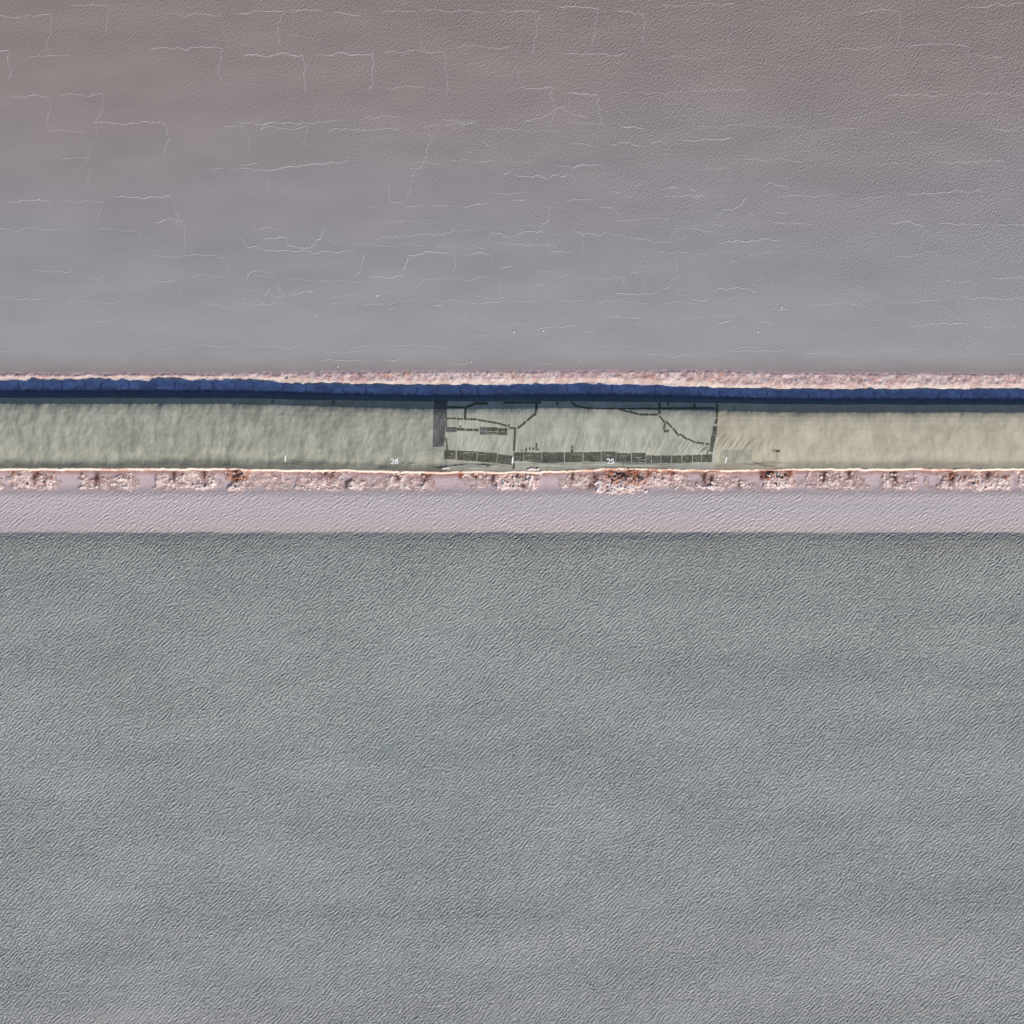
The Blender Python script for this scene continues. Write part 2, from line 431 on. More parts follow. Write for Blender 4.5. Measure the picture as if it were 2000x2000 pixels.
ORANGE = [(440, 492, 912, 940, .8), (836, 880, 908, 924, .9), (880, 960, 914, 932, .85), (1040, 1075, 914, 920, .5), (1085, 1190, 906, 921, .95),
          (1175, 1268, 912, 948, .95), (1260, 1330, 908, 923, .95), (1330, 1548, 908, 922, .85), (1440, 1560, 908, 935, .45), (640, 662, 918, 934, .8),
          (1800, 1900, 910, 925, .7), (200, 300, 908, 922, .6)]
def blob(px, py, b, soft=5):
    x0, x1, y0, y1 = b[:4]
    return sstep(x0 - soft, x0 + soft, px) * sstep(x1 + soft, x1 - soft, px) * sstep(y0 - soft, y0 + soft, py) * sstep(y1 + soft, y1 - soft, py)

def cells(x, y, seed):
    """distance to the nearest and second nearest of scattered points, and a number for the nearest"""
    ix = np.floor(x).astype(np.int64); iy = np.floor(y).astype(np.int64)
    f1 = np.full(x.shape, 9.0); f2 = np.full(x.shape, 9.0); cid = np.zeros(x.shape)
    for dx in (-1, 0, 1):
        for dy in (-1, 0, 1):
            jx, jy = ix + dx, iy + dy
            d = np.hypot(jx + .15 + .7 * hash2(jx, jy, seed) - x, jy + .15 + .7 * hash2(jx, jy, seed + 5) - y)
            near = d < f1
            f2 = np.where(near, f1, np.minimum(f2, d)); cid = np.where(near, hash2(jx, jy, seed + 8), cid); f1 = np.where(near, d, f1)
    return f1, f2, cid
# dark gullies running down from the bank edge: (x, y0, y1, half width)
GULLY = [(461, 922, 946, 7), (604, 921, 928, 2.5), (634, 922, 930, 6), (648, 922, 936, 4), (679, 936, 956, 4), (779, 922, 940, 4), (831, 924, 942, 6), (841, 924, 934, 4), (901, 926, 936, 3),
         (925, 924, 931, 5), (966, 924, 950, 4), (1012, 924, 936, 4), (1045, 922, 930, 4), (1023, 946, 954, 5), (1121, 924, 940, 4), (1162, 923, 955, 5), (1152, 944, 958, 4), (1244, 922, 934, 7),
         (1213, 924, 934, 8), (1268, 922, 932, 5), (1312, 920, 928, 4), (1377, 920, 946, 4), (1390, 930, 948, 6), (1492, 919, 938, 5), (1505, 920, 930, 5), (1543, 918, 932, 5), (1446, 946, 956, 4),
         (340, 922, 942, 5), (400, 922, 936, 4), (190, 922, 946, 5), (70, 922, 940, 5), (1610, 922, 944, 5), (1660, 922, 936, 4), (1750, 922, 946, 5), (1860, 922, 944, 6), (1930, 922, 936, 5)]
def south_ground(x, y):
    px = x * 10 + 1000; py = 1000 - y * 10
    bot = L_BOT(px)
    jit = (fbm(x * .45, y * 0, 5, 30, .62) - .5) * 6.0
    lip0 = bot + 2.6 + jit * .8
    P = [(-4, .55), (0, .78), (2.2, .86), (3.2, .70), (4.6, .02), (8, -.10), (40, -.22), (110, -.5), (119, -.9), (140, -1.15)]
    s = py - lip0 + 2.2
    z = np.interp(s, [p[0] for p in P], [p[1] for p in P])
    n = fbm(x * .9, y * .9, 5, 31); n2 = fbm(x * 2.4, y * 2.4, 3, 32); n3 = fbm(x * .35, y * .35, 3, 35)
    m = np.zeros_like(px)
    for b in CRUST:
        m = np.maximum(m, blob(px + (n3 - .5) * 34 + (n - .5) * 26, py + (n - .5) * 16 + (n3 - .5) * 14, b, 8) * b[4])
    # scattered crust everywhere on the ledge
    m = np.maximum(m, sstep(.56, .72, n3) * .26 * sstep(926, 934, py) * sstep(962, 950, py))
    under = sstep(4.2, 6.5, s)
    rough = (n - .5) * .62 + (n2 - .5) * .22
    crust = m * under
    f1, f2, cid = cells(x * 1.55 + (n - .5) * 1.2, y * 1.75 + (n2 - .5) * 1.0, 36)
    g1, g2, gid = cells(x * .62 + (n3 - .5), y * .75 + (n - .5), 37)
    lump = np.sqrt(np.clip(1 - (f1 * 1.25) ** 2, 0, 1)) * (.35 + .65 * cid) + .6 * np.sqrt(np.clip(1 - g1 ** 2, 0, 1)) * gid
    crev = sstep(.16, .03, f2 - f1) * sstep(.25, .6, n3 + .1)
    gul = np.zeros_like(px)
    for gx, ga, gb, gw in GULLY:
        gul = np.maximum(gul, np.exp(-((px - gx + (n - .5) * 9 + (py - ga) * .12) / (gw * 1.35)) ** 2) * sstep(ga - 5, ga + 1, py) * sstep(gb + 6, gb - 5, py))
    gul = gul * sstep(.22, .42, n2 * .5 + n * .5)
    z = z + crust * (lump - .42) * .62
    z = z - gul * under * crust * .3 + gul * under * .10
    z = z + crust * (.55 + 1.0 * rough) + under * sstep(120, 60, s) * (n2 - .5) * .05
    pebble = np.clip(n2 - .52, 0, 1) * 1.2
    z = z + pebble * crust * .25
    z = z + (1 - under) * (n2 - .5) * .14 * sstep(-2, 0, s)
    return z, px, py, s, crust, under, n, n2, n3, crev, gul, cid

def build_south():
    T = np.concatenate([np.linspace(0, .44, 78), np.linspace(.45, 1, 36)])
    xx = np.repeat(XS[:, None], len(T), 1)
    px = xx * 10 + 1000
    y0 = Y(L_BOT(px) - 3); y1 = np.full_like(y0, Y(1042))
    yy = y0 + (y1 - y0) * T[None, :]
    z, px, py, s, crust, under, n, n2, n3, crev, gul, cid = south_ground(xx, yy)
    bed = mixc((.70, .55, .55), (.80, .64, .63), n)
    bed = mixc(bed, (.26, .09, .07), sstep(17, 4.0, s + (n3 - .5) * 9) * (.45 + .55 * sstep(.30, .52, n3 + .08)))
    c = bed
    cc = mixc((.72, .52, .47), (.86, .69, .61), sstep(.36, .62, n))
    cc = mixc(cc, (.88, .80, .74), np.maximum(sstep(.64, .8, n2) * .5, sstep(.50, .62, n2) * np.exp(-((py - 953) / 4) ** 2) * .8))
    cc = mixc(cc, (.28, .13, .10), sstep(.40, .26, n2) * .35)
    cc = mixc(cc, (.46, .24, .19), sstep(.52, .40, n3) * sstep(942, 928, py) * .5)
    cc = mixc(cc, (.42, .28, .25), sstep(.20, .02, z) * .5)
    cc = cc * (.86 + .26 * cid[..., None])
    cc = mixc(cc, (.40, .20, .16), crev * .42)
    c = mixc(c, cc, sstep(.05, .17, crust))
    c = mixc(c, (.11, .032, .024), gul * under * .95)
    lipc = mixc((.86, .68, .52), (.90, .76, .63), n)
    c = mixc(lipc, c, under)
    og = np.zeros_like(px)
    for b in ORANGE:
        og = np.maximum(og, blob(px + (n3 - .5) * 20, py + (n - .5) * 5, b, 3) * b[4])
    c = mixc(c, mixc((.26, .07, .035), (.66, .30, .17), n2), og * .8 * sstep(.36, .60, n + (n2 - .5) * .5))
    # black brine holes inside the rusty heap
    hole = blob(px + (n - .5) * 14, py + (n2 - .5) * 8, (1194, 1256, 923, 936), 4) * sstep(.50, .60, n2)
    hole = np.maximum(hole, blob(px, py, (456, 468, 920, 940), 4) * sstep(.46, .56, n))
    hole = np.maximum(hole, blob(px, py, (1494, 1512, 919, 932), 4) * sstep(.48, .56, n2))
    z = z - hole * .45
    c = mixc(c, (.035, .028, .035), hole * .9)
    c = mixc(c, (.20, .225, .22), sstep(1036, 1042, py))
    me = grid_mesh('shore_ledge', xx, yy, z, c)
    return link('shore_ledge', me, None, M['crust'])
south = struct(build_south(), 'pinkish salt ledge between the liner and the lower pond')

# core of the bank under the sheets (closed, so that nothing is hollow)
me = grid_mesh('bank_core', *(lambda xs: (np.repeat(xs[:, None], 3, 1),
        np.stack([Y(L_EDGE(xs * 10 + 1000) + 3), Y(L_RIDGE(xs * 10 + 1000) + 12), Y(L_BOT(xs * 10 + 1000) - 2)], 1),
        np.repeat(np.array([[1.5, 3.3, .35]]), len(xs), 0)))(spaced_x(4, 106, 2000)))
struct(link('bank_core', me, None, M['ground']))

# ground sheet and water sheets
def sheet(name, x0, x1, y0, y1, z, mat):
    me = bpy.data.meshes.new(name)
    me.from_pydata([(x0, y0, z), (x1, y0, z), (x1, y1, z), (x0, y1, z)], [], [(0, 1, 2, 3)])
    return link(name, me, None, mat)
FAR = 2000
struct(sheet('ground', -FAR, FAR, -FAR, FAR, -1.3, M['ground']), 'mud bed of the ponds')
upper = struct(sheet('upper_pond', -FAR, FAR, Y(745), FAR, 0.0, M['upper_water']), 'still grey-mauve brine of the upper pond')
lower = struct(sheet('lower_pond', -FAR, FAR, -FAR, Y(905), 0.0, M['lower_water']), 'rippled grey-green brine of the lower pond')

# ------------------------------------------------------------------ liner sheets
def build_liner(a, b, label, c_lo, c_hi, dirt):
    xs = XS[(XS * 10 + 1000 > a) & (XS * 10 + 1000 < b)]
    if a > -9000: xs = np.concatenate([[X(a)], xs])
    if b < 9000: xs = np.concatenate([xs, [X(b)]])
    T = np.concatenate([np.linspace(0, .22, 32), np.linspace(.227, 1, 110)])
    xx = np.repeat(xs[:, None], len(T), 1); px = xx * 10 + 1000
    y0 = Y(L_EDGE(px) + (fbm(xx * .3, 0 * xx, 3, 44) - .5) * 2.0); y1 = Y(L_BOT(px) + .6)
    yy = y0 + (y1 - y0) * T[None, :]
    z = liner_z(xx, yy)
    _, py, s = liner_param(xx, yy)
    n = fbm(xx * .35 + yy * .05, yy * .2, 5, 45); n2 = fbm(xx * 1.3, yy * .5, 4, 46); n3 = fbm(xx * .1, yy * .5, 3, 47)
    c = mixc(c_lo, c_hi, sstep(.3, .7, n * .6 + n2 * .4))
    c = mixc(c, np.array(c_lo) * .50, dirt * sstep(92, 117, s + (n3 - .5) * 26))       # dust and damp along the foot
    c = mixc(c, (.40, .37, .27), .35 * np.exp(-((s - 95 + (n - .5) * 20) / 6) ** 2))
    me = grid_mesh('liner_sheet', xx, yy, z, c)
    o = link('liner_sheet', me, None, M['liner'])
    tag(o, label, 'liner')
    return o
liner_l = build_liner(-99999, SHEET_A, 'rumpled olive-grey liner sheet with number 26, left of the wide grey patch', (.235, .235, .185), (.315, .312, .25), .9)
liner_c = build_liner(SHEET_A, SHEET_B, 'pale grey-green middle liner sheet mended with black strips, with the number 25', (.29, .286, .228), (.385, .38, .308), .35)
liner_r = build_liner(SHEET_B, 99999, 'yellowish liner sheet with slanting creases, right of the black vertical seam', (.325, .295, .215), (.41, .372, .278), .55)

# ------------------------------------------------------------------ patches welded on the sheets
def drape(name, quad, mat, parent, lift=.035, thick=.03, ragged=0.0, seed=0):
    q = np.array([(X(a), Y(b)) for a, b in quad])            # tl, tr, br, bl
    w = max(np.linalg.norm(q[1] - q[0]), np.linalg.norm(q[2] - q[3])); h = max(np.linalg.norm(q[3] - q[0]), np.linalg.norm(q[2] - q[1]))
    nu, nv = max(2, int(w / .22) + 2), max(2, int(h / .22) + 2)
    u = np.linspace(0, 1, nu)[:, None, None]; v = np.linspace(0, 1, nv)[None, :, None]
    p = (q[0] * (1 - u) + q[1] * u) * (1 - v) + (q[3] * (1 - u) + q[2] * u) * v
    if ragged:
        r = np.random.default_rng(seed)
        p[:, 0, 1] += r.uniform(-ragged, ragged * .3, nu); p[:, -1, 1] += r.uniform(-ragged * .3, ragged, nu)
    zz = liner_z(p[..., 0], p[..., 1]) + lift
    _, pyy, s = liner_param(p[..., 0], p[..., 1])
    verts = [tuple(k) for k in np.concatenate([p, zz[..., None]], -1).reshape(-1, 3)]
    faces = [(i * nv + j, i * nv + j + 1, (i + 1) * nv + j + 1, (i + 1) * nv + j) for i in range(nu - 1) for j in range(nv - 1)]
    ring = [i * nv for i in range(nu)] + [(nu - 1) * nv + j for j in range(1, nv)] + [i * nv + nv - 1 for i in range(nu - 2, -1, -1)] + [j for j in range(nv - 2, 0, -1)]
    base = len(verts)
    for k in ring: a = verts[k]; verts.append((a[0], a[1], a[2] - thick - .03))
    for k in range(len(ring)):
        k2 = (k + 1) % len(ring)
        faces.append((ring[k], ring[k2], base + k2, base + k))
    me = bpy.data.meshes.new(name); me.from_pydata(verts, [], faces); me.update()
    if me.polygons[0].normal.z < 0: me.flip_normals()
    return link(name, me, parent, mat)
def sheet_of(px): return liner_l if px < SHEET_A - 1 else (liner_c if px < SHEET_B + .1 else liner_r)
_pid = [0]
def patch(quad, mat='patch', lift=.035, ragged=0.0, parent=None, name='patch', label=None):
    _pid[0] += 1
    cx = sum(a for a, b in quad) / 4
    o = drape(name, quad, M[mat], parent or sheet_of(cx), lift, .02, ragged, _pid[0])
    if label: o['label'] = label
    return o
def rect(x0, y0, x1, y1): return [(x0, y0), (x1, y0), (x1, y1), (x0, y1)]
def strip(x0, y0, x1, y1, w):
    dx, dy = x1 - x0, y1 - y0; l = math.hypot(dx, dy); nx, ny = -dy / l * w / 2, dx / l * w / 2
    return [(x0 - nx, y0 - ny), (x1 - nx, y1 - ny), (x1 + nx, y1 + ny), (x0 + nx, y0 + ny)]

patch([(849.5, 783.5), (875, 783.5), (868, 873.4), (846, 873.4)], 'patch_grey', .05, parent=liner_l, label='wide grey vertical patch where two sheets meet')
ROW = [[(869, 879.5), (890.5, 880.5), (890.5, 898), (867, 896.8)], [(892.5, 880.5), (932, 882.5), (931, 902), (892, 899)],
       [(933.5, 882.7), (971.5, 886), (969.5, 904.6), (932.3, 902.3)], [(973, 887.4), (1001, 891), (999.5, 908.8), (970.5, 905)],
       [(1003, 884), (1022.6, 884.2), (1022, 901.6), (1003, 901)], [(1023.6, 884.2), (1057.5, 884.5), (1057.5, 904), (1023.2, 901)],
       [(1059, 884), (1101, 884), (1101, 904), (1059, 904.5)], [(1103, 884), (1137.5, 884), (1137, 903), (1103, 903.5)],
       [(1139, 884), (1173, 883.5), (1172.6, 902.3), (1139, 902.7)], [(1174.4, 882.3), (1202, 883), (1201.3, 903.6), (1174.2, 902)],
       [(1203.4, 885), (1232, 886), (1231.5, 904.2), (1202.6, 903.5)], [(1233.7, 885.2), (1260, 885.2), (1259.5, 903.8), (1233, 904)],
       [(1261.2, 890), (1270.8, 890), (1270.8, 905), (1261.2, 905)], [(1271.8, 890), (1289, 890.2), (1289, 905), (1271.8, 905)],
       [(1290.2, 890), (1309.4, 890.3), (1309.4, 905), (1290.2, 904.8)], [(1310.8, 890.3), (1330, 890), (1330, 905), (1310.8, 905)],
       [(1331.2, 890), (1350.4, 889.5), (1350.4, 904), (1331.2, 904.5)], [(1351.6, 889.4), (1368.4, 888.8), (1368.4, 903), (1351.6, 903.6)],
       [(1369.6, 888.5), (1389.5, 887.6), (1389.5, 903), (1369.6, 903)]]
for k, q in enumerate(ROW):
    o = patch(q, 'patch', .035, .07, liner_c)
    (x0, y0), (x1, y1) = q[0], q[1]
    yb = (q[2][1] + q[3][1]) / 2
    # thin pale weld lines and scuffs lying on the panel
    r = random.Random(k)
    w = x1 - x0
    for j in range(r.randint(0, 2) if k > 11 else r.randint(1, 4)):
        a = r.uniform(.03, .6); b = min(.97, a + r.uniform(.12, .7)); t = r.uniform(.12, .85)
        yy_ = y0 + (y1 - y0) * a + (yb - y0) * t
        drape('weld_line', strip(x0 + w * a, yy_, x0 + w * b, yy_ + r.uniform(-.4, .6), r.uniform(.3, .6)), M['tape'], o, .075, .01)
    if k + 1 < len(ROW):
        nx = ROW[k + 1][0][0]
        drape('seam_strip', strip((x1 + nx) / 2, y1 - .6, (q[2][0] + ROW[k + 1][3][0]) / 2, q[2][1] + .6, max(.9, nx - x1 - .5)), M['tape'], liner_c, .05, .02)

STRIPS = [(874.5, 797, 910, 797.5, 4.2), (911, 797, 926, 790.8, 4.5), (874.6, 819.4, 892, 819, 2.8), (894, 820.2, 905.5, 820.6, 2.6),
          (912, 820.8, 933, 821.3, 3.2), (934, 822, 952.4, 825, 3.4), (953.4, 825.3, 972, 828.3, 3.5), (973, 828.4, 991, 834, 3.5),
          (994, 830, 994.6, 837, 2.6), (995.5, 838, 1005, 837.8, 3.3), (893.5, 839.6, 909, 840.8, 5), (911, 841, 924.5, 841.3, 4.5), (926, 841.4, 936, 841.8, 4.6),
          (873.8, 807, 873.2, 835, 1.5), (871.6, 856, 873.3, 867, 3.4), (873.4, 868.4, 874.4, 879, 3.4), (1006.3, 836.5, 1005.2, 857, 4.2), (1005.1, 857.8, 1004, 882, 4.2),
          (1011, 838.5, 1027, 825.5, 4), (1028.7, 824, 1043, 811.5, 4), (1046.6, 801, 1045, 814, 3.9), (1047.5, 790, 1047.5, 800.4, 4.6),
          (1114.6, 786.4, 1124, 793.8, 3.4), (1124.5, 794, 1141.4, 798.5, 3.4), (1142, 798.7, 1160, 799.8, 3.2), (1160.6, 799.8, 1180, 800, 2.8),
          (1181, 800, 1220.5, 799.9, 3.0), (1221.8, 799.9, 1239.5, 799.8, 3.2), (1240.6, 799.8, 1282.8, 799.6, 3.4), (1288, 799.2, 1340, 799, 4), (1341, 799, 1394, 798.6, 3.8),
          (1204.7, 801.6, 1228.6, 807, 2.4), (1229.2, 807.2, 1245, 811.2, 3.4), (1246.2, 811.8, 1265, 811.8, 3.9), (1266.6, 811.8, 1282.4, 811.8, 3.9),
          (1286, 788, 1285, 810.6, 4.8), (1285, 814, 1295, 827, 3.6), (1297.7, 825, 1309.6, 836.2, 3.6), (1311.5, 838, 1324.2, 853, 4), (1325.6, 848.8, 1339, 859, 3.8),
          (1340.5, 858.3, 1356.5, 865.6, 3), (1358, 865.3, 1372.3, 867.3, 3.4), (1376, 867.8, 1382, 868.6, 3.6), (1296.4, 828.4, 1293.8, 841, 3.2), (1294.2, 843.2, 1304, 843.8, 4.6),
          (1087.5, 786, 1087.5, 792.4, 4), (1353.6, 788.4, 1354, 797, 4), (1303, 787, 1303, 793, 4), (1027.5, 875, 1027.5, 882.6, 3), (1034.7, 874.5, 1034.7, 880, 3),
          (1041.5, 875, 1041.5, 879, 4), (1047.6, 866.5, 1047, 881, 3.6), (1051.2, 876, 1051, 881.4, 2), (1019.5, 879.5, 1019.5, 882.5, 2.4), (1117, 871, 1117, 877, 3.4), (1116.6, 878.6, 1116.4, 883.6, 4),
          (1003.6, 904.5, 1003.3, 917, 3.6), (950.2, 910.8, 954.8, 911, 2.6), (1381, 878, 1379.2, 888, 2.6), (898.4, 834.8, 902.2, 834.8, 3.2)]
for (a, b, c, d, w) in STRIPS: patch(strip(a, b, c, d, w), 'patch', .035, parent=liner_c)
patch([(908.2, 798.8), (912.6, 798.8), (911.4, 821.6), (906.9, 821.6)], parent=liner_c, lift=.045)
patch(rect(925, 786.2, 953, 792), parent=liner_c)
patch(rect(983, 785.2, 1057, 789.7), parent=liner_c)
patch(rect(872.6, 836.2, 893, 845.4), 'patch_grey', .05, parent=liner_c)
for (a, b, c, d, m_) in [(937.8, 835.8, 950.4, 843, 'patch_grey'), (951.2, 836.2, 972.4, 843.6, 'patch'), (973.2, 838, 991.2, 844.4, 'patch'),
                         (937.8, 843.8, 950.4, 850.6, 'patch_grey'), (951.2, 844.4, 972.4, 851, 'patch_olive'), (973.2, 845.2, 991.2, 851.4, 'patch_grey')]:
    patch(rect(a, b, c, d), m_, .035, .04, liner_c)
patch(rect(952, 845.8, 972, 848), 'patch', .06, parent=liner_c)
patch(rect(974, 846, 988, 849.4), 'patch', .06, .05, parent=liner_c)
# vertical seam between the middle and the right sheet
for q, m_ in [([(1396, 789.5), (1399.6, 789.5), (1398, 817.5), (1394.4, 817.5)], 'patch'), ([(1394.2, 820), (1398.2, 820), (1396.8, 829.6), (1391.8, 829.6)], 'patch'),
              ([(1389.2, 834), (1397.6, 834), (1396, 851.6), (1387.6, 851.4)], 'patch_grey'), ([(1391, 836), (1395.5, 836), (1394.5, 850), (1389.5, 850)], 'patch'),
              ([(1386.3, 852.4), (1395, 852.9), (1390, 884), (1383.4, 883.6)], 'patch')]:
    patch(q, m_, .05 if m_ == 'patch_grey' else .07, parent=liner_c)
patch(rect(1138.6, 900.6, 1150, 908.6), 'patch_pale', .065, parent=liner_c)
patch(rect(1214.6, 905, 1218.4, 911), 'patch_olive', .05, parent=liner_c)
# left and right sheets
patch(rect(533.5, 783.4, 537.6, 788.4), parent=liner_l); patch(rect(651, 783.2, 656, 791.6), parent=liner_l)
patch(rect(848, 911.6, 864, 914.8), parent=liner_l)
patch(rect(1505.4, 878.4, 1513, 884.4), 'patch_olive', parent=liner_r)
patch(rect(1512.4, 879.8, 1521, 883.6), 'patch', .06, parent=liner_r)
patch(strip(1515.5, 884, 1515.8, 899, .8), 'patch_olive', parent=liner_r)
patch(rect(1405.5, 880.5, 1435, 903.5), 'patch_pale', .03, parent=liner_r); patch(rect(1436.2, 880.6, 1466.5, 900), 'patch_pale', .03, parent=liner_r)
# painted ticks and numbers
def stroke(name, pts, w, parent, label=None, lift=.09):
    """a painted line: ribbon draped on the sheet"""
    P = [np.array(p, float) for p in pts]
    verts, faces = [], []
    for k, p in enumerate(P):
        t = (P[min(k + 1, len(P) - 1)] - P[max(k - 1, 0)]); t /= np.linalg.norm(t) + 1e-9
        nrm = np.array([-t[1], t[0]]) * w / 2
        for q in (p + nrm, p - nrm):
            x, y = X(q[0]), Y(q[1]); verts.append((x, y, float(liner_z(np.array([x]), np.array([y]))[0]) + lift))
    for k in range(len(P) - 1): faces.append((2 * k, 2 * k + 1, 2 * k + 3, 2 * k + 2))
    me = bpy.data.meshes.new(name); me.from_pydata(verts, [], faces); me.update()
    if me.polygons[0].normal.z < 0: me.flip_normals()
    o = link(name, me, parent, M['paint'])
    if label: o['label'] = label
    return o
def arc(cx, cy, rx, ry, a0, a1, n=12):
    return [(cx + rx * math.cos(math.radians(a0 + (a1 - a0) * i / n)), cy - ry * math.sin(math.radians(a0 + (a1 - a0) * i / n))) for i in range(n + 1)]
stroke('painted_tick', [(559.4, 890.4), (559, 896), (558.6, 901.8)], 2.2, liner_l)
stroke('painted_tick', [(1001.8, 893), (1001.2, 899), (1000.2, 905.6)], 2.2, liner_c)
stroke('painted_tick', [(1417.6, 893.2), (1416.5, 899), (1415.4, 905)], 2.2, liner_r)
def two(x, y, s):   # x, y: top left; s: height
    return arc(x + .32 * s, y + .28 * s, .30 * s, .26 * s, 165, -30, 12) + [(x + .50 * s, y + .55 * s), (x + .06 * s, y + .93 * s), (x + .70 * s, y + .93 * s)]
def six(x, y, s):
    return [(x + .66 * s, y + .06 * s), (x + .42 * s, y + .12 * s), (x + .22 * s, y + .32 * s), (x + .09 * s, y + .62 * s)] + arc(x + .38 * s, y + .68 * s, .29 * s, .25 * s, 190, 530, 18)
def five(x, y, s):
    return [(x + .68 * s, y + .07 * s), (x + .20 * s, y + .07 * s), (x + .14 * s, y + .48 * s)] + arc(x + .34 * s, y + .66 * s, .29 * s, .26 * s, 125, -150, 12)
stroke('painted_number', two(763.4, 896.4, 10), 1.9, liner_l, 'white painted figure 2'); stroke('painted_number', six(771.4, 895.8, 10.6), 1.9, liner_l, 'white painted figure 6')
stroke('painted_number', two(1184.6, 896.6, 9.6), 1.8, liner_c, 'white painted figure 2'); stroke('painted_number', five(1191.8, 896.6, 9.6), 1.8, liner_c, 'white painted figure 5')

# ------------------------------------------------------------------ salt ridges drawn across the upper pond
R1 = [[(70,225),(110,245),(240,250),(350,243),(440,238),(600,240),(700,232),(800,235)], [(245,320),(250,260),(350,240)], [(60,515),(150,525),(200,512),(240,525)],
 [(255,550),(400,543),(560,520),(700,508),(830,492)], [(135,612),(150,555)], [(835,205),(870,240),(870,330)], [(920,205),(1060,190),(1180,195)],
 [(1440,205),(1540,225),(1600,250),(1660,235),(1700,228)], [(1360,325),(1400,320),(1385,370),(1350,430),(1360,465),(1330,510),(1310,545),(1240,545),(1210,530)],
 [(1290,548),(1250,600),(1250,660),(1240,700),(1220,760),(1220,785)], [(1095,620),(1100,700),(1105,765),(1120,780),(1200,790)], [(1200,805),(1280,800),(1350,795)],
 [(1390,797),(1460,800),(1530,802)], [(1570,805),(1660,795),(1730,790),(1765,782)], [(790,790),(850,790)], [(940,800),(1010,808)],
 [(60,985),(100,1015),(130,1055),(135,1070),(160,1080),(240,1085),(280,1100),(350,1105),(450,1108),(560,1105),(690,1110),(800,1100),(880,1102)],
 [(225,1025),(280,1018),(340,1020),(370,1005),(415,1012),(420,1060),(500,1085),(570,1085),(605,1055),(610,1030),(645,1015),(650,975),(680,935)],
 [(675,1020),(720,1050),(790,1060)], [(985,1030),(1010,995),(1020,1025),(1100,1010),(1190,1020),(1200,1000),(1270,1000),(1310,990),(1400,997),(1465,997),(1480,985),(1525,975),(1530,930)],
 [(880,1270),(920,1210),(930,1150),(970,1105)], [(1195,1270),(1215,1200),(1225,1130),(1320,1125),(1400,1112),(1510,1105),(1545,1140),(1550,1200),(1535,1225),(1560,1265)],
 [(840,1272),(880,1270),(895,1258),(920,1255)], [(950,1275),(1020,1280),(1070,1278),(1130,1285),(1195,1272),(1230,1300),(1245,1330),(1290,1340)],
 [(1265,1370),(1300,1345),(1330,1300),(1360,1260)], [(1270,1283),(1320,1290),(1400,1290),(1490,1285),(1510,1300),(1600,1298),(1650,1302),(1720,1285),(1800,1275)],
 [(1485,1345),(1505,1305)], [(1610,1440),(1650,1450),(1740,1458),(1780,1445),(1870,1438),(1932,1442)], [(1835,1430),(1840,1370),(1855,1310)],
 [(60,1460),(120,1458),(250,1457),(330,1455),(430,1460)], [(115,1450),(130,1410),(115,1380)], [(135,1465),(135,1535)], [(145,1320),(150,1270),(175,1245),(240,1238),(320,1248)],
 [(260,1415),(290,1370),(310,1345)], [(340,1320),(355,1350),(380,1370),(385,1445)], [(440,1410),(500,1390),(560,1382),(600,1385),(615,1400),(670,1400)], [(600,1385),(608,1350)],
 [(655,1457),(800,1458)], [(920,1458),(1075,1458)], [(1060,1390),(1110,1365),(1110,1310)], [(1380,1355),(1420,1365),(1430,1400)], [(1455,1637),(1625,1635)], [(1650,1662),(1800,1668)],
 [(800,1640),(880,1655)], [(840,1745),(965,1738),(1040,1745)], [(965,1690),(965,1738)], [(60,1830),(140,1830)], [(320,1832),(410,1830)], [(605,1830),(700,1835),(870,1838),(980,1838)],
 [(1040,1838),(1250,1842)], [(1500,1858),(1650,1860)], [(1085,1505),(1160,1500)], [(1390,1470),(1470,1472),(1475,1510)], [(1775,1030),(1795,980),(1850,980),(1880,1005),(1932,1015)],
 [(1830,1195),(1870,1215),(1932,1215)], [(1640,1065),(1700,1080),(1750,1095)], [(1840,590),(1932,555)], [(1725,370),(1780,400),(1830,405)], [(1600,440),(1690,430)], [(780,1145),(770,1195)], [(1705,230),(1720,290)]]
